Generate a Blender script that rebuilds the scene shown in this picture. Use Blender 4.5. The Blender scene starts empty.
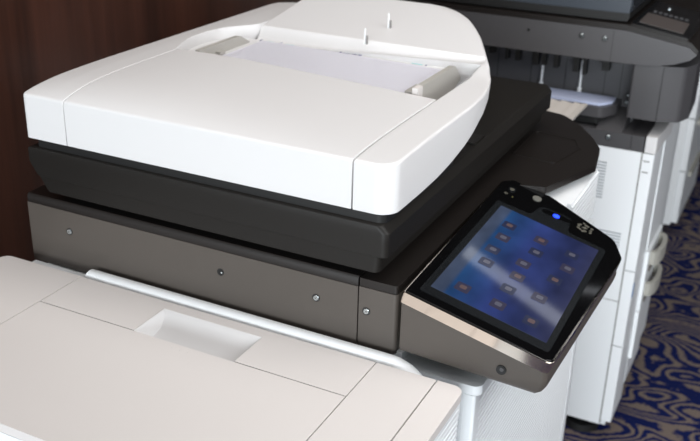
import bpy, bmesh, math, random
from mathutils import Vector, Matrix
random.seed(4)
scene = bpy.context.scene
COL = scene.collection

# ------------------------------------------------------------------ camera
R = [[0.893403986953607, 0.44855829482399245, 0.024995444384760562],
     [0.20350994273415873, -0.3544790663791878, -0.9126490534193739],
     [-0.40051594138528224, 0.8204511244696613, -0.40797908408732125]]   # world -> camera (x right, y down, z forward)
CAMLOC = Vector((0.43673966, -1.00493411, 1.62018933))
cd = bpy.data.cameras.new('camera'); cam = bpy.data.objects.new('camera', cd); COL.objects.link(cam)
rx, ry, rz = Vector(R[0]), -Vector(R[1]), -Vector(R[2])
m = Matrix((rx, ry, rz)).transposed().to_4x4(); m.translation = CAMLOC
cam.matrix_world = m
cd.sensor_width = 36; cd.lens = 951.09 / 700 * 36; cd.clip_start = .02; cd.clip_end = 60
cd.dof.use_dof = True; cd.dof.focus_distance = 1.22; cd.dof.aperture_fstop = 7.6
scene.camera = cam

# ------------------------------------------------------------------ world, lights, exposure
def lin(c):
    return tuple(((v/255)/12.92 if v/255 <= .04045 else ((v/255+.055)/1.055)**2.4) for v in c)
w = bpy.data.worlds.new('world'); scene.world = w; w.use_nodes = True
# a bright, large-windowed room behind the camera, a dim one ahead
wn = w.node_tree; wtc = wn.nodes.new('ShaderNodeTexCoord'); wsx = wn.nodes.new('ShaderNodeSeparateXYZ'); wcr = wn.nodes.new('ShaderNodeValToRGB')
wn.links.new(wtc.outputs['Generated'], wsx.inputs[0])
wmr = wn.nodes.new('ShaderNodeMapRange'); wmr.inputs['From Min'].default_value = -1; wmr.inputs['From Max'].default_value = 1
wn.links.new(wsx.outputs[1], wmr.inputs['Value']); wn.links.new(wmr.outputs[0], wcr.inputs[0])
we = wcr.color_ramp.elements
we[0].position = 0.0; we[0].color = (.90, .97, 1.0, 1); we[1].position = .66; we[1].color = (.010, .009, .008, 1)
q_ = we.new(.42); q_.color = (.72, .76, .78, 1); q_ = we.new(.56); q_.color = (.12, .12, .12, 1)
wn.links.new(wcr.outputs[0], wn.nodes['Background'].inputs[0]); wn.nodes['Background'].inputs[1].default_value = .30
def area(name, loc, target, sx, sy, power, col):
    d = bpy.data.lights.new(name, 'AREA'); d.shape = 'RECTANGLE'; d.size = sx; d.size_y = sy
    d.energy = power; d.color = col
    o = bpy.data.objects.new(name, d); COL.objects.link(o); o.location = loc
    o.rotation_euler = (Vector(target)-Vector(loc)).to_track_quat('-Z', 'Y').to_euler()
    return o
area('window_daylight', (.6, -6.0, 1.5), (.2, .8, .9), 5.0, 2.0, 500, (.90, .96, 1.0))
area('ceiling_panel_light', (.2, .35, 2.85), (.2, .35, 0), 2.0, 1.6, 29, (1.0, .955, .92))
area('aisle_fill', (1.2, .05, 1.75), (.1, 1.25, .45), 1.1, .9, 15.5, (.97, .98, 1.0))  # added fill to brighten the second copier's side, no known fixture
area('operator_side_fill', (4.2, 1.0, 1.9), (0, .8, .8), 3.0, 1.8, 6, (.96, .97, 1.0))  # added weak fill for faces towards the operator, no known window
area('ceiling_tube_light', (.75, 2.93, 2.7), (.75, 2.93, 0), 1.75, .12, .9, (.90, .94, 1.0))
vs = scene.view_settings
vs.view_transform = 'Standard'; vs.look = 'None'; vs.gamma = 1; vs.use_curve_mapping = False; vs.exposure = 0.12

# ------------------------------------------------------------------ materials
def mat(name, rgb, rough=.5, metal=0., spec=.5, noise=0, nscale=400, bump=0, bscale=900, coat=0):
    mt = bpy.data.materials.new(name); mt.use_nodes = True
    nt = mt.node_tree; b = nt.nodes['Principled BSDF']
    c = lin(rgb) + (1,)
    b.inputs['Base Color'].default_value = c
    b.inputs['Roughness'].default_value = rough; b.inputs['Metallic'].default_value = metal
    b.inputs['Specular IOR Level'].default_value = spec
    b.inputs['Coat Weight'].default_value = coat
    tc = nt.nodes.new('ShaderNodeTexCoord')
    if noise:
        n = nt.nodes.new('ShaderNodeTexNoise'); n.inputs['Scale'].default_value = nscale
        nt.links.new(tc.outputs['Object'], n.inputs['Vector'])
        r = nt.nodes.new('ShaderNodeMapRange'); r.inputs['To Min'].default_value = 1-noise; r.inputs['To Max'].default_value = 1+noise
        nt.links.new(n.outputs['Fac'], r.inputs['Value'])
        mx = nt.nodes.new('ShaderNodeVectorMath'); mx.operation = 'SCALE'; mx.inputs[0].default_value = c[:3]
        nt.links.new(r.outputs[0], mx.inputs['Scale']); nt.links.new(mx.outputs[0], b.inputs['Base Color'])
    if bump:
        n2 = nt.nodes.new('ShaderNodeTexNoise'); n2.inputs['Scale'].default_value = bscale
        nt.links.new(tc.outputs['Object'], n2.inputs['Vector'])
        bp = nt.nodes.new('ShaderNodeBump'); bp.inputs['Strength'].default_value = bump; bp.inputs['Distance'].default_value = .0004
        nt.links.new(n2.outputs['Fac'], bp.inputs['Height']); nt.links.new(bp.outputs[0], b.inputs['Normal'])
    return mt
def emis(name, rgb, e):
    mt = mat(name, rgb, .4); b = mt.node_tree.nodes['Principled BSDF']
    b.inputs['Emission Color'].default_value = lin(rgb)+(1,); b.inputs['Emission Strength'].default_value = e
    return mt
M = dict(
    white=mat('white_plastic', (215, 214, 214), .38, noise=.01, nscale=12, bump=.12),
    beige=mat('warm_white_plastic', (217, 212, 209), .45, noise=.012, nscale=10, bump=.15),
    cool=mat('cool_white_plastic', (236, 239, 241), .35, noise=.01, nscale=8),
    grey=mat('dark_grey_plastic', (76, 70, 65), .42, noise=.03, nscale=60, bump=.2, bscale=2500),
    grey2=mat('charcoal_plastic', (71, 70, 72), .45, noise=.03, nscale=60),
    char=mat('black_textured_plastic', (27, 25, 23), .48, spec=.25, noise=.05, nscale=300, bump=.3, bscale=2000),
    brown=mat('brown_black_plastic', (25, 21, 19), .42, spec=.4, noise=.05, nscale=200, bump=.2, bscale=1800),
    black=mat('piano_black', (9, 9, 10), .08),
    inner=mat('dark_inner_plastic', (80, 80, 83), .6, noise=.05, nscale=30),
    deep=mat('deep_black_plastic', (12, 12, 12), .6),
    chrome=mat('chrome_trim', (235, 224, 212), .12, metal=1),
    steel=mat('steel_screw', (215, 225, 228), .22, metal=1),
    guide=mat('grey_beige_plastic', (172, 169, 163), .42),
    paper=mat('paper', (248, 248, 254), .9),
    traybeige=mat('beige_tray_plastic', (200, 194, 187), .5),
    shadedpaper=mat('bluish_shaded_paper', (186, 195, 222), .9),  # shade of the output bay put into the paper colour, with its blue tint
    seam=mat('grey_seam', (120, 118, 116), .6),
    navy=mat('navy_ink', (50, 50, 110), .7), teal=mat('teal_ink', (120, 190, 195), .7),
    vent=mat('vent_slots', (160, 165, 170), .6),
    rubber=mat('black_rubber', (20, 20, 20), .7),
    hand=mat('grey_handle_plastic', (165, 163, 155), .5), handshade=mat('brown_grey_shadow', (95, 86, 78), .6),  # second colour stands for the shadow beneath the handles
    blue=mat('blue_label', (70, 130, 190), .5),
    dglass=mat('smoked_glass', (40, 45, 52), .12),
    led=emis('blue_lamp', (30, 60, 255), 2.5),
    ink=mat('silver_ink', (84, 82, 74), .4), yell=mat('yellow_ink', (110, 105, 60), .5), disc=mat('silver_button', (105, 104, 98), .3),
    lcd=mat('grey_screen', (88, 82, 80), .3), bluetop=mat('dark_blue_lid', (54, 60, 68), .35),
)
def wood_mat():
    mt = bpy.data.materials.new('dark_walnut_panelling'); mt.use_nodes = True
    nt = mt.node_tree; b = nt.nodes['Principled BSDF']; b.inputs['Roughness'].default_value = .30
    tc = nt.nodes.new('ShaderNodeTexCoord'); mp = nt.nodes.new('ShaderNodeMapping')
    mp.inputs['Scale'].default_value = (1, 9, .35)
    nt.links.new(tc.outputs['Object'], mp.inputs['Vector'])
    n = nt.nodes.new('ShaderNodeTexNoise'); n.inputs['Scale'].default_value = 1.6; n.inputs['Detail'].default_value = 5; n.inputs['Distortion'].default_value = .4
    nt.links.new(mp.outputs[0], n.inputs['Vector'])
    mp2 = nt.nodes.new('ShaderNodeMapping'); mp2.inputs['Scale'].default_value = (1, 160, 3)
    nt.links.new(tc.outputs['Object'], mp2.inputs['Vector'])
    n2 = nt.nodes.new('ShaderNodeTexNoise'); n2.inputs['Scale'].default_value = 1.5; n2.inputs['Detail'].default_value = 3
    nt.links.new(mp2.outputs[0], n2.inputs['Vector'])
    mx = nt.nodes.new('ShaderNodeMix'); mx.data_type = 'FLOAT'; mx.inputs[0].default_value = .28
    nt.links.new(n.outputs['Fac'], mx.inputs[2]); nt.links.new(n2.outputs['Fac'], mx.inputs[3])
    cr = nt.nodes.new('ShaderNodeValToRGB'); e = cr.color_ramp.elements
    e[0].position = .36; e[0].color = lin((48, 28, 21))+(1,); e[1].position = .66; e[1].color = lin((72, 43, 33))+(1,)
    nt.links.new(mx.outputs[0], cr.inputs[0]); nt.links.new(cr.outputs[0], b.inputs['Base Color'])
    return mt
def carpet_mat():
    mt = bpy.data.materials.new('navy_swirl_carpet'); mt.use_nodes = True
    nt = mt.node_tree; b = nt.nodes['Principled BSDF']; b.inputs['Roughness'].default_value = 1; b.inputs['Specular IOR Level'].default_value = .1
    N = nt.nodes.new; L = nt.links.new
    tc = N('ShaderNodeTexCoord'); mp = N('ShaderNodeMapping'); mp.inputs['Scale'].default_value = (.75, 1.3, 1)
    L(tc.outputs['Object'], mp.inputs['Vector'])
    n = N('ShaderNodeTexNoise'); n.inputs['Scale'].default_value = 4.6; n.inputs['Detail'].default_value = 1.3; n.inputs['Distortion'].default_value = .30
    L(mp.outputs[0], n.inputs['Vector'])
    mul = N('ShaderNodeMath'); mul.operation = 'MULTIPLY'; mul.inputs[1].default_value = 16
    L(n.outputs['Fac'], mul.inputs[0])
    n3 = N('ShaderNodeTexNoise'); n3.inputs['Scale'].default_value = 60; L(tc.outputs['Object'], n3.inputs['Vector'])
    n3m = N('ShaderNodeMath'); n3m.operation = 'MULTIPLY'; n3m.inputs[1].default_value = .5; L(n3.outputs['Fac'], n3m.inputs[0])
    ad = N('ShaderNodeMath'); ad.operation = 'ADD'; L(mul.outputs[0], ad.inputs[0]); L(n3m.outputs[0], ad.inputs[1])
    pp = N('ShaderNodeMath'); pp.operation = 'PINGPONG'; pp.inputs[1].default_value = .5; L(ad.outputs[0], pp.inputs[0])
    n4 = N('ShaderNodeTexNoise'); n4.inputs['Scale'].default_value = 260; n4.inputs['Detail'].default_value = 1; L(tc.outputs['Object'], n4.inputs['Vector'])
    n4m = N('ShaderNodeMath'); n4m.operation = 'MULTIPLY_ADD'; n4m.inputs[1].default_value = .35; n4m.inputs[2].default_value = -.17; L(n4.outputs['Fac'], n4m.inputs[0])
    ad2 = N('ShaderNodeMath'); ad2.operation = 'ADD'; L(pp.outputs[0], ad2.inputs[0]); L(n4m.outputs[0], ad2.inputs[1])
    cr = N('ShaderNodeValToRGB'); e = cr.color_ramp.elements
    e[0].position = .22; e[0].color = lin((20, 29, 76))+(1,); e[1].position = .34; e[1].color = lin((116, 104, 97))+(1,)
    L(ad2.outputs[0], cr.inputs[0])
    sp = N('ShaderNodeMapRange'); sp.inputs['To Min'].default_value = .6; sp.inputs['To Max'].default_value = 1.4; L(n4.outputs['Fac'], sp.inputs['Value'])
    sc = N('ShaderNodeVectorMath'); sc.operation = 'SCALE'; L(cr.outputs[0], sc.inputs[0]); L(sp.outputs[0], sc.inputs['Scale'])
    L(sc.outputs[0], b.inputs['Base Color'])
    bp = N('ShaderNodeBump'); bp.inputs['Strength'].default_value = .6; bp.inputs['Distance'].default_value = .004
    L(n4.outputs['Fac'], bp.inputs['Height']); L(bp.outputs[0], b.inputs['Normal'])
    return mt
def screen_mat():
    # a picture on the lit display: u along x (0..1), v along y
    mt = bpy.data.materials.new('lit_touch_display'); mt.use_nodes = True
    nt = mt.node_tree; b = nt.nodes['Principled BSDF']; N = nt.nodes.new; L = nt.links.new
    b.inputs['Base Color'].default_value = (.005, .006, .01, 1); b.inputs['Roughness'].default_value = .045
    b.inputs['Specular IOR Level'].default_value = .8
    tc = N('ShaderNodeTexCoord'); sx = N('ShaderNodeSeparateXYZ'); L(tc.outputs['UV'], sx.inputs[0])
    cr = N('ShaderNodeValToRGB'); cr.color_ramp.interpolation = 'LINEAR'
    e = cr.color_ramp.elements
    e[0].position = 0; e[0].color = lin((66, 76, 96))+(1,)
    e[1].position = 1; e[1].color = lin((50, 53, 84))+(1,)
    for p, c in ((.10, (62, 74, 98)), (.13, (30, 70, 118)), (.45, (42, 56, 112)), (.8, (38, 46, 88))):
        q = e.new(p); q.color = lin(c)+(1,)
    L(sx.outputs[0], cr.inputs[0])
    n = N('ShaderNodeTexNoise'); n.inputs['Scale'].default_value = 3.2; n.inputs['Detail'].default_value = 2; L(tc.outputs['UV'], n.inputs['Vector'])
    mr = N('ShaderNodeMapRange'); mr.inputs['From Min'].default_value = .3; mr.inputs['From Max'].default_value = .7; mr.inputs['To Min'].default_value = .6; mr.inputs['To Max'].default_value = 1.35
    L(n.outputs['Fac'], mr.inputs['Value'])
    s = N('ShaderNodeVectorMath'); s.operation = 'SCALE'; L(cr.outputs[0], s.inputs[0]); L(mr.outputs[0], s.inputs['Scale'])
    L(s.outputs[0], b.inputs['Emission Color']); b.inputs['Emission Strength'].default_value = .85
    return mt
M['wood'] = wood_mat(); M['carpet'] = carpet_mat(); M['screen'] = screen_mat()
def iconmat(n, c):
    mt = mat(n, (10, 10, 12), .1); b = mt.node_tree.nodes['Principled BSDF']
    b.inputs['Emission Color'].default_value = lin(c)+(1,); b.inputs['Emission Strength'].default_value = .8; return mt
M['ic1'] = iconmat('display_icon_brown', (60, 58, 80)); M['ic2'] = iconmat('display_icon_slate', (44, 50, 78)); M['ic3'] = iconmat('display_icon_glyph', (96, 96, 112)); M['ic4'] = iconmat('display_icon_orange', (104, 86, 88))

# ------------------------------------------------------------------ helpers
def empty(name, loc):
    o = bpy.data.objects.new(name, None); COL.objects.link(o); o.location = loc; o.empty_display_size = .1
    return o
def tag(o, label=None, cat=None, group=None, kind=None):
    if label: o['label'] = label
    if cat: o['category'] = cat
    if group: o['group'] = group
    if kind: o['kind'] = kind
    return o
def origin_of(o):
    v = Vector((0, 0, 0))
    while o: v += o.location; o = o.parent
    return v
def obj(name, bm, mats, parent=None, loc=None, smooth=35):
    """link a bmesh given in world coordinates as one object below its parent"""
    base = origin_of(parent) if parent else Vector(loc or (0, 0, 0))
    bmesh.ops.recalc_face_normals(bm, faces=bm.faces[:])
    bmesh.ops.translate(bm, verts=bm.verts[:], vec=-base)
    me = bpy.data.meshes.new(name)
    if smooth:
        for f in bm.faces: f.smooth = True
        a = math.radians(smooth)
        for e in bm.edges:
            e.smooth = len(e.link_faces) == 2 and e.calc_face_angle(9) < a
    bm.to_mesh(me); bm.free()
    for q in (mats if isinstance(mats, (list, tuple)) else [mats]): me.materials.append(M[q])
    o = bpy.data.objects.new(name, me); COL.objects.link(o)
    if parent: o.parent = parent
    elif loc: o.location = loc
    return o
def ax(plane, a, b, c):
    return {'XZ': (a, c, b), 'YZ': (c, a, b), 'XY': (a, b, c)}[plane]
def prism(bm, poly, plane, c0, c1, bev=0, seg=2, mi=0):
    v0 = [bm.verts.new(ax(plane, a, b, c0)) for a, b in poly]; v1 = [bm.verts.new(ax(plane, a, b, c1)) for a, b in poly]
    fs = [bm.faces.new(v0), bm.faces.new(v1[::-1])]
    n = len(poly)
    for i in range(n): fs.append(bm.faces.new((v0[i], v0[(i+1) % n], v1[(i+1) % n], v1[i])))
    for f in fs: f.material_index = mi
    if bev:
        es = list({e for f in fs for e in f.edges})
        es = [e for e in es if len(e.link_faces) == 2 and e.calc_face_angle(0) > .6]
        r = bmesh.ops.bevel(bm, geom=es, offset=bev, segments=seg, affect='EDGES', profile=.5, clamp_overlap=True)
        for f in r['faces']: f.material_index = mi
def box(bm, x0, x1, y0, y1, z0, z1, bev=0, seg=2, mi=0):
    prism(bm, [(x0, y0), (x1, y0), (x1, y1), (x0, y1)], 'XY', z0, z1, bev, seg, mi)
def rounded(pts, rads, seg=6):
    """polygon with each corner rounded by its own radius"""
    out = []; n = len(pts)
    for i in range(n):
        p = Vector(pts[i]); a = Vector(pts[i-1]); b = Vector(pts[(i+1) % n]); r = rads[i] if isinstance(rads, (list, tuple)) else rads
        if r <= 0: out.append((p.x, p.y)); continue
        u = (a-p).normalized(); v = (b-p).normalized(); ang = u.angle(v); t = min(r/math.tan(ang/2), (a-p).length*.49, (b-p).length*.49)
        r2 = t*math.tan(ang/2); cc = p+(u+v).normalized()*(r2/math.sin(ang/2))
        s = p+u*t-cc; e = p+v*t-cc
        for k in range(seg+1):
            f = k/seg; d = s.lerp(e, f)
            d = d.normalized()*r2 if d.length > 1e-9 else d
            out.append((cc.x+d.x, cc.y+d.y))
    return out
def cyl(bm, p0, p1, r, n=20, r2=None, mi=0):
    p0 = Vector(p0); p1 = Vector(p1); d = (p1-p0).normalized()
    u = d.orthogonal().normalized(); v = d.cross(u); r2 = r if r2 is None else r2
    a = [bm.verts.new(p0+(u*math.cos(t)+v*math.sin(t))*r) for t in [2*math.pi*i/n for i in range(n)]]
    b = [bm.verts.new(p1+(u*math.cos(t)+v*math.sin(t))*r2) for t in [2*math.pi*i/n for i in range(n)]]
    fs = [bm.faces.new(a), bm.faces.new(b[::-1])]+[bm.faces.new((a[i], a[(i+1) % n], b[(i+1) % n], b[i])) for i in range(n)]
    for f in fs: f.material_index = mi
def BM(): return bmesh.new()
def screw(parent, x, y, z, axis=(0, -1, 0), r=.0045, name='screw', dark=False):
    """a cross-head screw sunk in a dark ring"""
    a = Vector(axis); p = Vector((x, y, z)); bm = BM()
    cyl(bm, p-a*.002, p+a*.0004, r*1.25, 20, mi=1)
    if not dark:
        cyl(bm, p, p+a*.0016, r, 20, r*.75)
        u = a.orthogonal().normalized(); v = a.cross(u)
        for q in (u, v):
            pa = p+a*.0012; cyl(bm, pa-q*r*.5, pa+q*r*.5, r*.13, 6, mi=1)
    else:
        cyl(bm, p-a*.0005, p+a*.0008, r*.75, 12, mi=1)
        cyl(bm, p+Vector((r*.45, 0, 0)), p+Vector((r*.45, 0, 0))+a*.001, r*.3, 10)
    return obj(name, bm, ['steel', 'deep'], parent)

# ------------------------------------------------------------------ the room
bm = BM(); box(bm, -.99, 6, -5, 9, -.06, 0); tag(obj('floor', bm, 'carpet', smooth=0), kind='structure')
bm = BM(); box(bm, -1.0, -.95, -5, 9, 0, 3.0); tag(obj('wall_left', bm, 'wood', smooth=0), kind='structure')
bm = BM(); box(bm, -.95, 6, 8.95, 9, 0, 3.0); tag(obj('wall_back', bm, 'wood', smooth=0), kind='structure')

# ------------------------------------------------------------------ the copier in front
cop = tag(empty('office_copier', (-.24, .33, 0)), 'foreground office copier with white document feeder, dark grey body and lit blue touch panel', 'copier')
# white base cabinet, its front face ribbed along its width
bm = BM()
box(bm, -.60, .119, .0, .65, .055, .912, .003)
obj('cabinet', bm, 'cool', cop)
bm = BM(); prism(bm, rounded([(.119, .0005), (.134, .0005), (.134, .022), (.119, .022)], [0, .005, 0, 0]), 'XY', .055, .911); obj('door_post', bm, 'cool', cop)
bm = BM(); prism(bm, [(.119, .628), (.134, .628), (.134, .65), (.119, .65)], 'XY', .055, .911); obj('door_post', bm, 'cool', cop)
def ribs(bm, x, y0, y1, z0, z1, pitch=.0092, d=.0026, xb=None):
    poly = [(xb or x-.012, z0)]; z = z0
    while z < z1-pitch:
        poly += [(x-d, z), (x, z+pitch*.25), (x, z+pitch*.8), (x-d, z+pitch*.98)]; z += pitch
    poly += [(x-d, z1), (xb or x-.012, z1)]
    prism(bm, poly, 'XZ', y0, y1)
bm = BM(); ribs(bm, .1335, .0225, .6275, .07, .905); obj('ribbed_front_door', bm, 'cool', cop, smooth=0)
bm = BM(); box(bm, .030, .1235, .430, .640, .9265, 1.0155, .002); obj('upper_front', bm, 'cool', cop)
bm = BM(); ribs(bm, .1335, .45, .6375, .929, 1.0155, xb=.1236); obj('upper_ribbed_front', bm, 'cool', cop, smooth=0)
bm = BM()
prism(bm, rounded([(-.59, .0), (.140, .0), (.140, .55), (-.59, .60)], [0, .012, .02, 0]), 'XY', .912, .926, .002)
box(bm, -.59, .026, .006, .62, .926, .942, .002)
obj('top_shelf', bm, 'cool', cop)
for x in (-.53, .05):
    for y in (.06, .58):
        bm = BM(); cyl(bm, (x, y, 0), (x, y, .05), .03, 20); cyl(bm, (x, y, .049), (x, y, .06), .012, 12); obj('castor', bm, 'rubber', cop)
# scanner body, grey
bm = BM(); box(bm, -.616, -.0395, 0, .62, .9285, 1.028, .002); obj('scanner_body', bm, 'grey', cop)
bm = BM(); prism(bm, rounded([(-.0375, 0), (.018, 0), (.018, .62), (-.0375, .62)], [0, .006, 0, 0]), 'XY', .9395, 1.029, .0012, 2)
obj('scanner_body_corner', bm, 'grey', cop)
# black deck above it: bevelled near edge, shelf bulging to the front at the far end
def deck(bm, poly, z0, z1, ch=.006):
    prism(bm, poly, 'XY', z0, z1, ch, 3)
sh = rounded([(-.0375, .0015), (.0175, .0015), (.0175, .40), (.040, .424), (.088, .440), (.136, .585), (.122, .675), (.093, .735), (.055, .795), (.01, .842), (-.0375, .856)], [0, .005, .004, .002, .004, .02, .02, .02, .02, .03, 0])
bm = BM(); deck(bm, sh, 1.0292, 1.0412, .0025); obj('operating_shelf', bm, 'brown', cop)
bm = BM(); prism(bm, [(.0008, 1.0282), (.0008, 1.0385), (.0035, 1.0425), (.74, 1.0425), (.74, 1.0282)], 'YZ', -.6155, -.0395, .001); obj('deck', bm, 'brown', cop)
bm = BM(); prism(bm, rounded([(.0, .50), (.078, .50), (.115, .60), (.102, .67), (.08, .71), (.04, .765), (.0, .80)], .01), 'XY', 1.016, 1.0291, .004, 3); obj('shelf_underside', bm, 'deep', cop)
# recessed tray outline in the shelf
bm = BM()
rc = rounded([(-.012, .565), (.07, .555), (.090, .655), (.072, .70), (-.012, .715)], .008)
def ringprism(bm, poly, inner, z0, z1, plane='XY'):
    n = len(poly); A = [bm.verts.new(ax(plane, *p, z0)) for p in poly]; B = [bm.verts.new(ax(plane, *p, z1)) for p in poly]
    Cc = [bm.verts.new(ax(plane, *p, z1)) for p in inner]; D = [bm.verts.new(ax(plane, *p, z0)) for p in inner]
    for i in range(n):
        j = (i+1) % n
        for P, Q in ((A, B), (B, Cc), (Cc, D), (D, A)): bm.faces.new((P[i], P[j], Q[j], Q[i]))
def shrink(poly, d):
    """inset a polygon by d"""
    n = len(poly); out = []
    ar = sum(poly[i][0]*poly[(i+1) % n][1]-poly[(i+1) % n][0]*poly[i][1] for i in range(n)); s = 1 if ar > 0 else -1
    for i in range(n):
        a = Vector(poly[i-1]); p = Vector(poly[i]); b = Vector(poly[(i+1) % n])
        u = (p-a); v = (b-p)
        u = u.normalized() if u.length > 1e-7 else v.normalized(); v = v.normalized() if v.length > 1e-7 else u
        n1 = Vector((-u.y, u.x))*s; n2 = Vector((-v.y, v.x))*s
        k = (n1+n2); k = k.normalized()/max(.4, k.normalized().dot(n1)) if k.length > 1e-6 else n1
        out.append((p.x+k.x*d, p.y+k.y*d))
    return out
ringprism(bm, rc, shrink(rc, .003), 1.0411, 1.0425); obj('shelf_tray_lip', bm, 'brown', cop)
# platen: two-tier dark slab, bevelled along the operator's side
def stack(bm, levels, y1, r):
    rings_ = []
    for z, L_, R_, N_ in levels:
        rings_.append([bm.verts.new((x, y, z)) for x, y in rounded([(L_, N_), (R_, N_), (R_, y1), (L_, y1)], [.003, r, .004, .003], 6)])
    bm.faces.new(rings_[0][::-1]); bm.faces.new(rings_[-1])
    for A_, B_ in zip(rings_, rings_[1:]):
        for i in range(len(A_)): j = (i+1) % len(A_); bm.faces.new((A_[i], A_[j], B_[j], B_[i]))
bm = BM(); stack(bm, [(1.0765, -.5885, -.002, .0015), (1.0775, -.589, 0, 0), (1.098, -.603, 0, 0), (1.1105, -.603, 0, 0), (1.1115, -.603, -.0007, 0), (1.1190, -.603, -.008, 0), (1.1205, -.602, -.0095, .0005), (1.1212, -.600, -.012, .002)], .762, .009)
obj('platen', bm, 'char', cop, smooth=30)
bm = BM(); stack(bm, [(1.0515, -.572, -.0135, .004), (1.053, -.573, -.012, .0025), (1.0764, -.588, -.010, .002)], .75, .009); obj('platen_skirt', bm, 'char', cop)
bm = BM(); prism(bm, rounded([(-.56, .03), (-.03, .03), (-.03, .72), (-.56, .72)], .004), 'XY', 1.0420, 1.054); obj('platen_base', bm, 'deep', cop)
bm = BM(); prism(bm, rounded([(-.590, .009), (-.009, .009), (-.009, .25), (-.15, .72), (-.590, .72)], [.004, .012, .1, .05, 0]), 'XY', 1.12, 1.1325); obj('hinge_gap', bm, 'deep', cop)
bm = BM(); box(bm, -.030, -.012, .355, .40, 1.1223, 1.125, .0012); obj('lid_stop', bm, 'char', cop)
# screws of the scanner body
for x, dk in ((-.535, False), (-.257, True), (-.102, False), (-.026, False)):
    screw(cop, x, -.0002, .9945, dark=dk, r=.0046)
# manual feed tray at the far side with ridges
bm = BM()
poly = [(-.32, .958)]
x = -.32
while x < -.04:
    poly += [(x, .973), (x+.030, .968), (x+.0305, .973)]; x += .0305
poly += [(-.028, .972), (-.028, .958)]
prism(bm, poly, 'XZ', .76, 1.175)
obj('manual_feed_tray', bm, 'traybeige', cop, smooth=0)
bm = BM(); box(bm, -.59, -.01, .651, .76, .055, .9395, .003); obj('side_housing', bm, 'cool', cop)

# ---- document feeder
adf = None
def smooth_lerp(tab, x):
    if x <= tab[0][0]: return tab[0][1]
    for (a, p), (b, q) in zip(tab, tab[1:]):
        if x <= b:
            return p+(q-p)*(x-a)/(b-a)
    return tab[-1][1]
Y0 = .009; YE = .752
def xr(Y):
    r = .026
    if Y < Y0+r: return -r+math.sqrt(max(0, r*r-(Y0+r-Y)**2))
    t = [(.30, 0), (.36, -.004), (.40, -.011), (.452, -.026), (.50, -.045), (.562, -.075), (.62, -.104), (.671, -.136), (.70, -.158), (.723, -.182), (.738, -.204), (.748, -.228), (.752, -.250)]
    return smooth_lerp(t, Y)
def xl(Y):
    r = .008; x = -.612
    if Y < Y0+r: return x+r-math.sqrt(max(0, r*r-(Y0+r-Y)**2))
    if Y > YE-.02: return x+.02-math.sqrt(max(0, .02**2-(Y-YE+.02)**2))
    return x
ys = [Y0, Y0+.0002, Y0+.0006, Y0+.0015, Y0+.003, Y0+.005, Y0+.008, Y0+.012, Y0+.017, Y0+.021, Y0+.026]+[Y0+.03+i*.01 for i in range(71)]
ys = [y for y in ys if y < YE-.012]+[YE-.008, YE-.004, YE-.0015, YE]
outline = [(xl(y), y) for y in ys]+[(xr(y), y) for y in reversed(ys)]
segs = list(zip(outline, outline[1:]+outline[:1]))
def odist(x, y):
    best = 9
    for (ax_, ay), (bx_, by) in segs:
        dx, dy = bx_-ax_, by-ay; L2 = dx*dx+dy*dy
        t = 0 if L2 == 0 else max(0, min(1, ((x-ax_)*dx+(y-ay)*dy)/L2))
        d = (x-ax_-t*dx)**2+(y-ay-t*dy)**2
        if d < best: best = d
    return math.sqrt(best)
AX = [(-.61, .0135), (-.57, .018), (-.5, .0215), (-.40, .0215), (-.21, .0135), (-.055, .006), (0, .004)]
def H(X, Y, tray=False):
    z = 1.2005+smooth_lerp(AX, X)*(1-math.exp(-(Y-Y0)/.05))
    if tray: z = 1.2135+.15*(Y-.50)+.004*math.exp(-((X+.51)/.02)**2)*0
    elif Y > .40 and X > -.3:
        z += .15*(max(0, Y-.44))
    return z
def spaced(a, b, step, fine=(0, .0004, .0012, .003, .006)):
    L = b-a
    out = [a+f for f in fine if f < L*.4]
    k = max(2, int(L/step)); s0, s1 = out[-1], b-(out[-1]-a)
    mid = [s0+(s1-s0)*i/k for i in range(1, k)]
    return out+mid+[b-f for f in reversed([f for f in fine if f < L*.4])]
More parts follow.
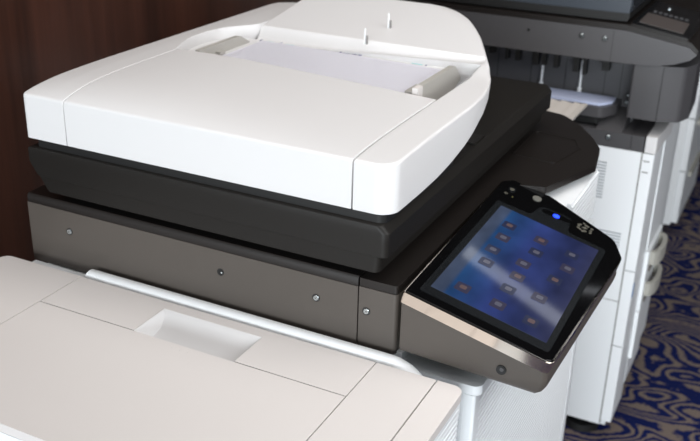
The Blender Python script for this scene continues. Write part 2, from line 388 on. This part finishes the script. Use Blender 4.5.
def patch(name, fl, fr, y0, y1, zb, parent, mt='white', tray=False, rr=.0035, sr=.0012, step=.02, Hf=None, extra=()):
    """one moulded cover: a height field between two side curves, closed down to its own underside"""
    bm = BM(); rows = sorted(set(list(extra)+[y for y in spaced(y0, y1, step)]+[y for y in ys if y0 < y < min(y1, Y0+.03)]+[y for y in ys if max(y0, .68) < y < y1]))
    Hh = Hf or (lambda x, y: H(x, y, tray)); top = []; N_ = None
    fr_s = spaced(0, 1, .05, (0, .002, .006, .015, .03))
    for y in rows:
        a, b = fl(y), fr(y); row = []
        L = b-a
        offs = [0, .0004, .0012, .0025, .0045, .0075]
        if L > .03: xs = [a+o for o in offs]+[a+.0075+(L-.015)*i/14 for i in range(1, 14)]+[b-o for o in reversed(offs)]
        else: xs = [a+L*i/24 for i in range(25)]
        for x in xs:
            z = Hh(x, y); d = odist(x, y)
            if d < rr: z -= rr-math.sqrt(max(0, rr*rr-(rr-d)**2))
            ds = min(x-a, b-x, y-y0, y1-y)
            if ds < sr: z -= sr-math.sqrt(max(0, sr*sr-(sr-ds)**2))
            row.append((x, y, z))
        top.append(row)
    R_, C_ = len(top), len(top[0])
    T = [[bm.verts.new(p) for p in r] for r in top]
    B_ = [[bm.verts.new((p[0], p[1], min(zb(p[0], p[1]), p[2]-.003))) for p in r] for r in top]
    for i in range(R_-1):
        for j in range(C_-1):
            bm.faces.new((T[i][j], T[i][j+1], T[i+1][j+1], T[i+1][j])); bm.faces.new((B_[i][j], B_[i+1][j], B_[i+1][j+1], B_[i][j+1]))
    for i in range(R_-1):
        bm.faces.new((T[i][0], T[i+1][0], B_[i+1][0], B_[i][0])); bm.faces.new((T[i][-1], B_[i][-1], B_[i+1][-1], T[i+1][-1]))
    for j in range(C_-1):
        bm.faces.new((T[0][j], B_[0][j], B_[0][j+1], T[0][j+1])); bm.faces.new((T[-1][j], T[-1][j+1], B_[-1][j+1], B_[-1][j]))
    bmesh.ops.remove_doubles(bm, verts=bm.verts[:], dist=.00002)
    return obj(name, bm, mt, parent, smooth=50)
zlow = lambda x, y: 1.1325
def zside(x, y):
    return smooth_lerp([(.10, 1.1325), (.16, 1.134), (.213, 1.139), (.27, 1.149), (.314, 1.161), (.36, 1.175), (.40, 1.186), (.45, 1.196)], y)
wl = lambda Y: smooth_lerp([(.29, -.5315), (.33, -.550), (.38, -.566), (.43, -.567), (.47, -.558), (.50, -.535), (.52, -.5118), (.80, -.5118)], Y)
adf = patch('document_feeder', xl, lambda Y: -.5315 if Y < .29 else wl(Y), Y0, YE, zlow, cop)
patch('feeder_cover', lambda Y: -.5300, lambda Y: -.0575, Y0+.0001, .290, zlow, adf, step=.02)
patch('feeder_end_cover', lambda Y: -.0550, lambda Y: xr(Y), Y0, .452, zside, adf, step=.015)
def tray_left(Y): return -.0615 if Y < .4968 else -.5105
def tray_top(x, y):
    z = H(x, y, True)
    if y < .531 and x < -.058: z -= .0195*min(1, (.531-y)/.0150)*min(1, max(0, (-.058-x)/.02))
    return z
patch('paper_tray', tray_left, lambda Y: xr(Y), .4535, YE, lambda x, y: H(x, y, True)-.020, adf, tray=True, step=.02, rr=.006, Hf=tray_top, extra=(.4967, .4969, .504, .512, .516, .518, .521, .525, .529, .531, .5325, .536))
bm = BM(); box(bm, -.575, -.1035, .2905, .4966, 1.150, 1.1985); obj('tray_well', bm, 'white', adf)
bm = BM(); box(bm, -.1030, -.0625, .2905, .4966, 1.140, 1.165); obj('guide_channel', bm, 'white', adf)
bm = BM(); box(bm, -.565, -.13, .02, .73, 1.1325, 1.146, .002); obj('output_tray', bm, 'white', adf)
bm = BM(); box(bm, -.5295, -.06, .02, .285, 1.1462, 1.19); obj('feed_housing', bm, 'white', adf)
# paper width guides: upright grey plates with a rounded top end and a foot
def guide(x, y0, y1, side, zt=1.216, zb=1.1987):
    bm = BM()
    prof = rounded([(y0, zb), (y1-.03 if zb < 1.18 else y1+.028, zb), (y1+.034, 1.1995 if zb > 1.18 else 1.186), (y1, zt), (y0, zt)], [0, .003, .004, .02, .003], 5)
    prism(bm, prof, 'YZ', x-.0045, x+.0045, .0012, 2)
    return obj('paper_guide', bm, 'guide', adf)
g = guide(-.0955, .318, .458, -1, 1.216, 1.1655)
bm = BM(); box(bm, -.113, -.1005, .300, .345, 1.2035, 1.2085, .001); obj('guide_tab', bm, 'guide', g)
bm = BM(); box(bm, -.0998, -.0905, .298, .3178, 1.166, 1.2155, .002); obj('guide_end', bm, 'beige', g)
g = guide(-.505, .312, .440, 1, 1.217)
bm = BM(); box(bm, -.5005, -.488, .318, .345, 1.200, 1.206, .001); box(bm, -.5005, -.490, .36, .375, 1.200, 1.205, .001); obj('guide_tab', bm, 'guide', g)
# two upright clear spikes at the tray's centre
for y, h, dx in ((.515, .028, -.008), (.60, .028, -.001)):
    z = H(-.277, y, True)-.001; bm = BM()
    prism(bm, [(y-.002, z), (y+.003, z), (y+.0015, z+h), (y-.0005, z+h)], 'YZ', -.2785+dx, -.2765+dx, .0004)
    sp = obj('stopper_fin', bm, 'cool', adf)
    bm = BM(); box(bm, -.2745+dx, -.2725+dx, y-.001, y+.0022, z, z+h*.55); obj('fin_slot', bm, 'seam', sp)
# printed size marks in the well, in front of the tray
def mk(*bars):
    for u, v, du, dv, mi in bars:
        bm = BM(); z = H(u, v+.018, True)-.0195 if v+.018 > .4966 else 1.1985; box(bm, u, u+du, v+.018, v+.018+dv, z, z+.0006); obj('size_mark', bm, ('navy', 'teal')[mi], adf, smooth=0)
for u in (-.495, -.452): mk((u, .484, .012, .002, 0), (u+.003, .474, .0015, .0098, 0), (u+.016, .476, .016, .0016, 1))
for u in (-.158,): mk((u, .472, .0016, .018, 0), (u+.0017, .488, .012, .0016, 0), (u+.0017, .481, .009, .0016, 0), (u-.026, .474, .020, .0018, 1))
mk((-.325, .474, .004, .008, 0), (-.318, .474, .014, .0016, 0), (-.318, .481, .014, .0016, 0), (-.300, .476, .009, .002, 0), (-.288, .474, .006, .007, 0))

# ---- control panel, tilted towards the operator
PA = Vector((.0318, -.01, 1.0449)); eu = Vector((.97207, 0, -.23467)); en = Vector((.23467, 0, .97207)); ev = Vector((0, 1, 0))
def P(u, v, w=0): return PA+eu*u+ev*v+en*w
def pprism(bm, poly, w0, w1, mi=0, bev=0):
    v0 = [bm.verts.new(P(a, b, w0)) for a, b in poly]; v1 = [bm.verts.new(P(a, b, w1)) for a, b in poly]; n = len(poly)
    fs = [bm.faces.new(v0), bm.faces.new(v1[::-1])]+[bm.faces.new((v0[i], v0[(i+1) % n], v1[(i+1) % n], v1[i])) for i in range(n)]
    for f in fs: f.material_index = mi
    if bev:
        es = [e for e in fs[1].edges]
        r = bmesh.ops.bevel(bm, geom=es, offset=bev, segments=3, affect='EDGES', profile=.5)
        for f in r['faces']: f.material_index = mi
PP = rounded([(-.002, 0), (.2035, 0), (.2155, .345), (.1930, .392), (.070, .446), (.000, .447), (-.012, .425)], [.003, .010, .03, .03, .03, .010, .006], 8)
bm = BM()
top = shrink(PP, .0015); n = len(PP)
L0 = [bm.verts.new(P(u, v, -.0185)) for u, v in top]
def low(u, v, k):
    p = P(u, v, -.0185)
    cx = .10; x = p.x
    if k == 1:
        return Vector((x+.001*(x > .2), p.y, min(p.z-.002, .966 if x > .2 else .962)))
    x2 = min(x, .205 if v < .4 else .19)
    y2 = min(p.y, .36 if x > .12 else .40)
    z = smooth_lerp([(.03, .950), (.087, .943), (.168, .940), (.207, .941), (.24, .945)], x2)
    return Vector((x2, y2, z))
L1 = [bm.verts.new(low(u, v, 1)) for u, v in top]; L2 = [bm.verts.new(low(u, v, 2)+Vector((0, .012 if v < .1 else 0, 0))) for u, v in top]
LM = []
for t in (.25, .5, .75, .92):
    row = []
    for u, v in top:
        a_ = low(u, v, 1); b_ = low(u, v, 2)+Vector((0, .012 if v < .1 else 0, 0)); c_ = math.cos(t*math.pi/2); d_ = math.sin(t*math.pi/2)
        row.append(bm.verts.new((b_.x+(a_.x-b_.x)*c_, b_.y+(a_.y-b_.y)*c_, a_.z+(b_.z-a_.z)*d_)))
    LM.append(row)
bm.faces.new(L0); bm.faces.new(L2[::-1])
for A_, B_ in zip([L0, L1]+LM, [L1]+LM+[L2]):
    for i in range(n): bm.faces.new((A_[i], A_[(i+1) % n], B_[(i+1) % n], B_[i]))
pan = obj('control_panel', bm, 'grey', cop, smooth=50)
bm = BM(); pprism(bm, PP, -.0182, -.0022, bev=.0015); obj('chrome_trim', bm, 'chrome', pan)
bm = BM(); pprism(bm, shrink(PP, .0022), -.004, 0, bev=.0012); obj('bezel', bm, 'black', pan)
fr = rounded([(.0125, .018), (.193, .018), (.1895, .345), (.128, .347), (.124, .356), (.118, .398), (.068, .396), (.062, .352), (.006, .350)], [.004, .006, .01, .004, .004, .012, .012, .006, .006], 4)
bm = BM(); pprism(bm, fr, -.0005, .0009)
M['frame'] = mat('satin_black_frame', (20, 22, 24), .22)
obj('screen_frame', bm, 'frame', pan)
SC = [(.0215, .0355), (.1845, .0345), (.1795, .3325), (.0167, .337)]
bm = BM(); vs_ = [bm.verts.new(P(u, v, .0013)) for u, v in SC]; f = bm.faces.new(vs_)
uvl = bm.loops.layers.uv.new('UVMap')
for l, c in zip(f.loops, ((0, 0), (1, 0), (1, 1), (0, 1))): l[uvl].uv = c
nb = [bm.verts.new(P(u, v, .0006)) for u, v in SC]; bm.faces.new(nb[::-1])
for i in range(4): bm.faces.new((vs_[i], vs_[(i+1) % 4], nb[(i+1) % 4], nb[i]))
icons = [(0.0484, 0.2844), (0.0529, 0.2411), (0.0529, 0.1951), (0.0557, 0.0664), (0.105, 0.1129), (0.1065, 0.0662), (0.154, 0.0638), (0.1006, 0.1949), (0.1054, 0.2415), (0.1007, 0.2826), (0.1503, 0.281), (0.1559, 0.2362), (0.1498, 0.19), (0.1459, 0.1279), (0.0578, 0.1541), (0.1049, 0.1543)]
for k, (u, v) in enumerate(icons):
    s = .0100; dk = 1 if k % 2 else 2
    for (a, b, c, d, mi, w_) in ((-s, s, -s*1.1, s*1.1, dk, .00155), (-s*.45, s*.5, -s*.35, s*.6, 3 if k % 3 else 4, .0017)):
        pl = rounded([(u+a, v+c), (u+b, v+c), (u+b, v+d), (u+a, v+d)], .0025, 3)
        vv = [bm.verts.new(P(x, y, w_)) for x, y in pl]; ff = bm.faces.new(vv); ff.material_index = mi
bm.normal_update()
scr = obj('touch_screen', bm, ['screen', 'ic1', 'ic2', 'ic3', 'ic4'], pan, smooth=0)
def pdisc(name, u, v, ru, rv, w0, w1, mt):
    bm = BM(); pprism(bm, [(u+ru*math.cos(t), v+rv*math.sin(t)) for t in [2*math.pi*i/24 for i in range(24)]], w0, w1); return obj(name, bm, mt, pan)
pdisc('round_button', *(0.0118, 0.4071), .0065, .0085, -.001, .0012, 'frame'); pdisc('button_symbol', *(0.0118, 0.4071), .0038, .0048, .0012, .0014, 'ink')
pdisc('round_button', *(0.0537, 0.4141), .0075, .0085, -.001, .0016, 'disc')
pdisc('indicator_mark', *(0.0079, 0.3875), .003, .003, -.001, .0005, 'ink'); pdisc('indicator_mark', *(0.0206, 0.3837), .0012, .0015, -.001, .0005, 'yell')
bm = BM(); u, v = (0.0964, 0.3813); pprism(bm, rounded([(u-.024, v-.006), (u+.024, v-.006), (u+.024, v+.010), (u-.024, v+.010)], .0075, 5), .0006, .0012); obj('lamp_window', bm, 'black', pan)
pdisc('power_lamp', u, v, .0055, .0055, .0011, .002, 'led')
bm = BM(); u, v = (0.1424, 0.386); rnd = random.Random(3)
for k in range(13):
    t = 2*math.pi*k/13+rnd.uniform(-.2, .2); q = rnd.uniform(.0085, .0145); a = u+q*math.cos(t); b = v+q*1.15*math.sin(t)
    pprism(bm, [(a+.0026*math.cos(s)*rnd.uniform(.6, 1.2), b+.003*math.sin(s)*rnd.uniform(.6, 1.2)) for s in [2*math.pi*i/8 for i in range(8)]], -.0002, .0004)
pprism(bm, [(u-.004, v-.001), (u+.001, v-.0015), (u-.001, v-.007), (u+.006, v+.002), (u+.001, v+.0025), (u+.003, v+.008)], -.0002, .0005)
obj('energy_symbol', bm, 'ink', pan)
# sensor hole on the panel's near side
bm = BM(); cyl(bm, (.167, -.0108, .9685), (.167, -.004, .9685), .0065, 24, mi=0); cyl(bm, (.168, -.0121, .970), (.168, -.008, .970), .0025, 12, mi=1); obj('screw_hole', bm, ['deep', 'grey2'], pan)

# ------------------------------------------------------------------ the sheet in the feeder
bm = BM(); rowsv = []
for i in range(13):
    y = .2915+(.481-.2915)*i/12
    row = []
    for j in range(9):
        x = -.4865+(.370)*j/8; z = 1.1995+.0010*math.sin(j/8*math.pi)+.0015*(1-i/12)**2
        row.append(bm.verts.new((x, y+(.014*(1-j/8)-.002)*i/12, z)))
    rowsv.append(row)
for i in range(12):
    for j in range(8): bm.faces.new((rowsv[i][j], rowsv[i][j+1], rowsv[i+1][j+1], rowsv[i+1][j]))
bmesh.ops.solidify(bm, geom=bm.faces[:], thickness=.0008)
tag(obj('sheet_of_paper', bm, 'paper', loc=(-.3, .38, 1.195)), 'white sheet of paper lying in the document feeder between two grey guides', 'paper')

# ------------------------------------------------------------------ finishing unit in the foreground
fin = tag(empty('finishing_unit', (-.25, -.2, 0)), 'low white unit with flat panelled top and scooped grip, nearest the camera', 'finisher')
bm = BM(); prism(bm, rounded([(-.634, -.366), (.118, -.366), (.118, -.036), (-.634, -.036)], [.012, 0, 0, .012]), 'XY', .055, .905); obj('cabinet', bm, 'cool', fin)
bm = BM(); box(bm, -.634, -.32, -.366, -.036, .905, .933); box(bm, -.155, .126, -.366, -.036, .905, .933); box(bm, -.32, -.155, -.366, -.136, .905, .933); box(bm, -.32, -.155, -.045, -.036, .905, .933); obj('upper_frame', bm, 'cool', fin)
bm = BM(); ribs(bm, .1265, -.363, -.040, .07, .93, xb=.118); obj('ribbed_front', bm, 'cool', fin, smooth=0)
def plate(name, x0, x1, y0, y1, rads=0, bev=.0008):
    bm = BM(); prism(bm, rounded([(x0, y0), (x1, y0), (x1, y1), (x0, y1)], rads), 'XY', .9335, .946, bev, 2); return obj(name, bm, 'beige', fin)
plate('left_top_panel', -.638, -.4858, -.370, -.037, [.014, 0, 0, .014])
plate('lid', -.4844, .0075, -.366, -.1258)
plate('narrow_top_panel', .0091, .0925, -.370, -.0375)
plate('corner_top_panel', .0945, .131, -.370, -.0375, [.008, .004, .014, 0], .0015)
# rear strip with the scooped grip
bm = BM(); a, b = -.317, -.1545
prism(bm, [(-.4844, -.1242), (a, -.1242), (a-.012, -.055), (-.4844, -.0375)][0:2]+[(a, -.056), (a, -.0375), (-.4844, -.0375)], 'XY', .9335, .946)
prism(bm, [(b, -.1242), (.0075, -.1242), (.0075, -.0375), (b, -.0375)], 'XY', .9335, .946)
prism(bm, [(a, -.056), (b, -.056), (b, -.0375), (a, -.0375)], 'XY', .9335, .946)
bmesh.ops.remove_doubles(bm, verts=bm.verts[:], dist=1e-5)
obj('grip_strip', bm, 'beige', fin, smooth=0)
bm = BM(); pr = [(-.056, .9458), (-.059, .9449), (-.063, .9425), (-.071, .938), (-.083, .932), (-.097, .928), (-.112, .926), (-.134, .9255)]
N1 = [bm.verts.new((a+.013*min(1, i/4), y, z)) for i, (y, z) in enumerate(pr)]; N2 = [bm.verts.new((b-.0005, y, z)) for y, z in pr]
N1b = [bm.verts.new((a+.0005, y, .9458)) for y, z in pr]; 
D1 = [bm.verts.new((a+.0005, y, z-.004)) for y, z in pr]; D2 = [bm.verts.new((b-.0005, y, z-.004)) for y, z in pr]; N2b = [bm.verts.new((b-.0005, y, .9458)) for y, z in pr]
for i in range(len(pr)-1):
    bm.faces.new((N1[i], N1[i+1], N2[i+1], N2[i]))
    if i: bm.faces.new((N1b[i], N1b[i+1], N1[i+1], N1[i]))
    else: bm.faces.new((N1b[0], N1b[1], N1[1]))
    if i: bm.faces.new((N2b[i], N2b[i+1], N2[i+1], N2[i]))
obj('grip_scoop', bm, 'white', fin, smooth=30)
bm = BM()
for k in range(3): cyl(bm, (-.2445+k*.0125, -.1365, .9455), (-.2445+k*.0125, -.1365, .9465), .0009, 10, .0004)
obj('raised_dots', bm, 'white', fin)
bm = BM(); box(bm, -.612, -.49, -.0365, -.001, .912, .9275, .002); obj('docking_strip', bm, 'cool', fin)
# rounded rail along the gap between unit and copier
bm = BM(); pth = [(-.484, -.019, .9405), (-.40, -.019, .9405), (-.2, -.019, .9405), (0, -.019, .9405), (.028, -.019, .940), (.046, -.022, .936), (.062, -.028, .930)]
rings = []
for i, p in enumerate(pth):
    d = (Vector(pth[min(i+1, len(pth)-1)])-Vector(pth[max(i-1, 0)])).normalized(); s = Vector((0, 1, 0)); u = d.cross(s).normalized()
    s2 = u.cross(d)
    rings.append([bm.verts.new(Vector(p)+s2*math.cos(t)*.0125+u*math.sin(t)*.0085) for t in [2*math.pi*k/20 for k in range(20)]])
for A_, B_ in zip(rings, rings[1:]):
    for k in range(20): bm.faces.new((A_[k], A_[(k+1) % 20], B_[(k+1) % 20], B_[k]))
bm.faces.new(rings[0]); bm.faces.new(rings[-1][::-1]); obj('docking_rail', bm, 'cool', fin, smooth=50)

# ------------------------------------------------------------------ second copier, behind
Q = 1.256
c2 = tag(empty('office_copier', (-.2, 1.6, 0)), 'second dark grey and white copier standing behind, with empty output bay and dull unlit panel', 'copier')
bm = BM(); prism(bm, [(-.60, Q), (.1125, Q), (.1125, 1.95), (-.60, 1.95)], 'XY', .055, .849, .002); obj('cabinet', bm, 'cool', c2)
# near front door: upper, drawers and lower panel with thin seams
for nm, z0, z1 in (('upper_door', .533, .8475), ('middle_door', .310, .530), ('lower_door', .070, .3065)):
    bm = BM(); prism(bm, rounded([(.1160, Q+.0005), (.1430, Q+.0005), (.1430, 1.395), (.116, 1.395)], [0, .003, 0, 0]), 'XY', z0, z1, .0012); d_ = obj(nm, bm, 'cool', c2)
    if nm == 'upper_door':
        for z in (.829, .801): bm = BM(); box(bm, .119, .134, Q-.0004, Q+.002, z-.0012, z+.0012); obj('seam_mark', bm, 'seam', d_, smooth=0)
bm = BM(); box(bm, .1125, .116, Q+.001, 1.39, .06, .849); obj('door_gap', bm, 'seam', c2)
bm = BM(); prism(bm, rounded([(.118, Q+.002), (.144, Q+.002), (.150, 1.45), (.118, 1.45)], [0, .004, 0, 0]), 'XY', .850, .8905, .002); obj('door_cap', bm, 'white', c2)
bm = BM(); box(bm, .105, .128, Q+.01, 1.39, .05, .069, .002); obj('door_foot', bm, 'cool', c2)
# drawer stack with grab handles
bm = BM(); box(bm, .1125, .146, 1.397, 1.60, .535, .889, .003); obj('front_panel', bm, 'cool', c2)
for z0, z1 in ((.352, .530), (.2, .349)):
    bm = BM(); box(bm, .1125, .152, 1.397, 1.60, z0, z1, .004); dr = obj('drawer', bm, 'cool', c2)
for z in (.500, .405):
    bm = BM(); n_ = 12; pr = []
    yc = 1.50
    O = []; I = []
    for k in range(n_+1):
        t = math.pi*k/n_; O.append((yc-.075*math.cos(t), .15+.030*math.sin(t)**.6 if 0 < k < n_ else .15)); I.append((yc-.062*math.cos(t), .15+.018*math.sin(t)**.6 if 0 < k < n_ else .15))
    poly = [(x, y) for y, x in O]+[(x, y) for y, x in reversed(I)]
    prism(bm, poly, 'XY', z-.018, z+.020, .002)
    hd = obj('handle', bm, 'hand', dr)
    bm = BM(); box(bm, .1505, .1545, yc-.06, yc+.06, z-.045, z-.016, .001); obj('handle_shadow', bm, 'handshade', hd)  # dark block in place of the shadow beneath the handle
bm = BM(); box(bm, .1125, .144, 1.397, 1.60, .117, .197, .004); obj('base_panel', bm, 'cool', c2)
bm = BM(); box(bm, .1425, .1436, 1.262, 1.275, .455, .495); obj('blue_label', bm, 'blue', c2)
# vents on its side
def vents(x0, x1, z0, z1, n_, x1b=None):
    bm = BM()
    for k in range(n_):
        z = z1-(z1-z0)*(k+.5)/n_; box(bm, x0, x1, Q-.0006, Q+.002, z-(z1-z0)/n_*.24, z+(z1-z0)/n_*.24)
    obj('vent', bm, 'vent', c2, smooth=0)
vents(-.02, .034, .712, .812, 13); vents(.0, .094, .560, .632, 9)
bm = BM(); box(bm, -.6, .1125, Q-.0003, Q+.001, .438, .440); obj('side_seam', bm, 'seam', c2, smooth=0)
# castors
for x, y in ((.055, 1.32), (-.5, 1.32), (.055, 1.88), (-.5, 1.88)):
    bm = BM(); cyl(bm, (x, y, 0), (x, y, .022), .048, 28, .046); cyl(bm, (x, y, .022), (x, y, .058), .022, 20); obj('levelling_foot', bm, 'rubber', c2)
# dark band below the output bay
bm = BM(); box(bm, -.60, .0835, Q, 1.95, .8495, .8885, .002); box(bm, .0845, .1145, Q+.0005, 1.95, .8495, .8885, .002); obj('bay_floor', bm, 'grey2', c2)
bm = BM(); prism(bm, [(Q+.004, .8885), (Q+.09, .925), (Q+.10, .925), (Q+.10, .8885)], 'YZ', -.005, .058, .003); obj('bay_ramp', bm, 'grey2', c2)
screw(c2, .028, Q-.0002, .874, r=.006)
# output bay: back wall with seams, dark ceiling combs, rods, column
bm = BM(); box(bm, -.60, .062, 1.362, 1.60, .888, 1.06)
for x in (-.30, -.21, -.12, -.02, .02): box(bm, x, x+.0015, 1.3615, 1.3625, .89, 1.055, mi=1)
obj('bay_back_wall', bm, ['inner', 'deep'], c2, smooth=0)
bm = BM(); box(bm, -.60, -.45, Q+.005, 1.36, .888, 1.056); obj('bay_side_wall', bm, 'inner', c2)
bm = BM(); box(bm, -.36, .02, 1.335, 1.361, 1.038, 1.0565)
obj('eject_bar', bm, 'deep', c2)
for x, wd, h in ((-.305, .014, .022), (-.262, .008, .030), (-.236, .012, .030), (-.190, .014, .034), (-.166, .009, .032), (-.137, .012, .034), (-.088, .014, .036), (-.064, .009, .040), (-.018, .018, .026)):
    bm = BM(); box(bm, x, x+wd, 1.295, 1.318, 1.058-h*1.25, 1.058, .0015); box(bm, x+.002, x+wd-.002, 1.293, 1.2955, 1.046-h*.5, 1.051-h*.5); obj('eject_finger', bm, 'deep', c2)
for x in (-.178, -.078):
    bm = BM(); cyl(bm, (x, 1.355, .958), (x, 1.355, 1.028), .0032, 12); cyl(bm, (x, 1.355, .944), (x, 1.355, .9585), .0055, 12); obj('paper_holder', bm, 'cool', c2)
bm = BM(); prism(bm, rounded([(-.34, 1.262), (.004, 1.262), (.030, 1.31), (.030, 1.361), (-.34, 1.361)], [.01, .02, .02, 0, 0]), 'XY', .917, .943, .006, 3); obj('output_tray', bm, 'grey2', c2)
bm = BM(); prism(bm, rounded([(-.30, 1.28), (-.01, 1.28), (.01, 1.30), (.01, 1.35), (-.30, 1.35)], .01), 'XY', .895, .9175); obj('tray_support', bm, 'deep', c2)
bm = BM(); prism(bm, rounded([(.060, Q+.03), (.060, 1.50), (.19, 1.50), (.197, 1.33), (.180, Q+.022), (.132, Q+.004), (.062, Q+.004)], [.004, 0, .02, .03, .02, .01, .006]), 'XY', .930, 1.064, .003); col_ = obj('column', bm, 'grey2', c2)
bm = BM(); box(bm, .1315, .1330, Q+.0025, Q+.0060, .932, 1.062); obj('column_seam', bm, 'deep', col_, smooth=0)
screw(c2, .052, 1.30, .955, r=.005); screw(c2, .053, 1.30, .972, r=.003)
# head with pointed front
hd_ = [(-.60, 1.057), (.012, 1.059), (.085, 1.061), (.122, 1.065), (.155, 1.073), (.186, 1.086), (.199, 1.100), (.181, 1.115), (.037, 1.136), (-.60, 1.134)]
bm = BM(); prism(bm, hd_, 'XZ', Q, 1.86, .002); h2 = obj('scanner_body', bm, 'grey2', c2)
bm = BM(); box(bm, .0068, .0078, Q-.0003, Q+.001, 1.060, 1.134); obj('head_seam', bm, 'deep', h2, smooth=0)
for x, dk in ((-.197, True), (-.067, False), (-.012, False)): screw(c2, x-.0, Q-.0002, 1.112 if not dk else 1.110, r=.0055 if not dk else .003, dark=dk)
bm = BM(); prism(bm, [(-.60, 1.1335), (-.60, 1.146), (.035, 1.149), (.181, 1.126), (.2, 1.110), (.199, 1.101), (.181, 1.1155), (.037, 1.1365)], 'XZ', Q+.004, 1.86, .002); obj('deck', bm, 'brown', c2)
e2 = Vector((.146, 0, -.023)).normalized(); n2_ = Vector((.023, 0, .146)).normalized(); A2 = Vector((.035, Q, 1.149))
def P2(u, v, w_=0): return A2+e2*u+Vector((0, 1, 0))*v+n2_*w_
def p2prism(name, poly, w0, w1, mt, par):
    bm = BM(); a_ = [bm.verts.new(P2(u, v, w0)) for u, v in poly]; b_ = [bm.verts.new(P2(u, v, w1)) for u, v in poly]; n = len(poly)
    bm.faces.new(a_); bm.faces.new(b_[::-1])
    for i in range(n): bm.faces.new((a_[i], a_[(i+1) % n], b_[(i+1) % n], b_[i]))
    return obj(name, bm, mt, par)
pn = p2prism('control_panel', rounded([(.002, .01), (.146, .01), (.148, .35), (.004, .37)], [.006, .01, .02, .01]), -.002, .004, 'brown', c2)
ringpoly = rounded([(.006, .018), (.142, .018), (.142, .33), (.008, .33)], .006)
p2prism('panel_frame', ringpoly, .003, .005, 'frame', pn)
p2prism('display', [(.018, .045), (.122, .045), (.118, .165), (.016, .165)], .0045, .0056, 'lcd', pn)
for k in range(7): p2prism('key', [(.024+.013*k, .19), (.032+.013*k, .19), (.032+.013*k, .205), (.024+.013*k, .205)], .0045, .006, 'inner', pn)
p2prism('round_key', [(.05+.008*math.cos(t), .28+.012*math.sin(t)) for t in [2*math.pi*i/20 for i in range(20)]], .0045, .007, 'steel', pn)
bm = BM(); prism(bm, [(-.60, 1.150), (.030, 1.153), (.034, 1.163), (.034, 1.172), (-.60, 1.168)], 'XZ', Q+.02, 1.86, .002); obj('platen', bm, 'deep', c2)
bm = BM(); prism(bm, [(-.60, 1.168), (.032, 1.172), (.034, 1.20), (.028, 1.225), (-.60, 1.222)], 'XZ', Q+.022, 1.85, .003); lid = obj('platen_lid', bm, 'bluetop', c2)
bm = BM(); box(bm, .0335, .036, Q+.03, 1.84, 1.176, 1.203); obj('lid_edge', bm, 'dglass', lid)
# paper on its output tray
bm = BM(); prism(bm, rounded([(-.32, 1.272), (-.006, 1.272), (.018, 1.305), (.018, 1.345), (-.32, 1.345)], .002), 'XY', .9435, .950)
tag(obj('sheet_of_paper', bm, 'shadedpaper', loc=(-.15, 1.37, .943)), 'white paper lying on the dark output tray of the copier behind', 'paper')

# ------------------------------------------------------------------ third machine, farther down the row
c3 = tag(empty('cabinet_unit', (-.28, 3.05, 0)), 'white floor standing machine cabinet seen as a sliver beyond the second copier', 'copier')
T3 = 2.763
bm = BM(); prism(bm, rounded([(-.60, T3), (.050, T3), (.050, 3.30), (-.60, 3.30)], [0, .004, 0, 0]), 'XY', .05, .80, .003); obj('cabinet', bm, 'cool', c3)
bm = BM(); box(bm, -.60, .0505, T3-.0006, T3+.01, .538, .542); obj('side_seam', bm, 'seam', c3, smooth=0)
for z0, z1 in ((.06, .28), (.285, .50), (.505, .78)):
    bm = BM(); box(bm, .0505, .075, T3+.01, 3.28, z0, z1, .004); d_ = obj('drawer', bm, 'cool', c3)
    bm = BM(); box(bm, .0752, .088, 2.88, 3.16, z1-.05, z1-.03, .002); obj('handle', bm, 'hand', d_)
for x in (-.53, -.01):
    for y in (2.83, 3.23):
        bm = BM(); cyl(bm, (x, y, 0), (x, y, .052), .03, 20); obj('castor', bm, 'rubber', c3)
bm = BM(); box(bm, -.60, .05, T3, 3.30, .80, 1.02, .004); obj('upper_body', bm, 'grey2', c3)
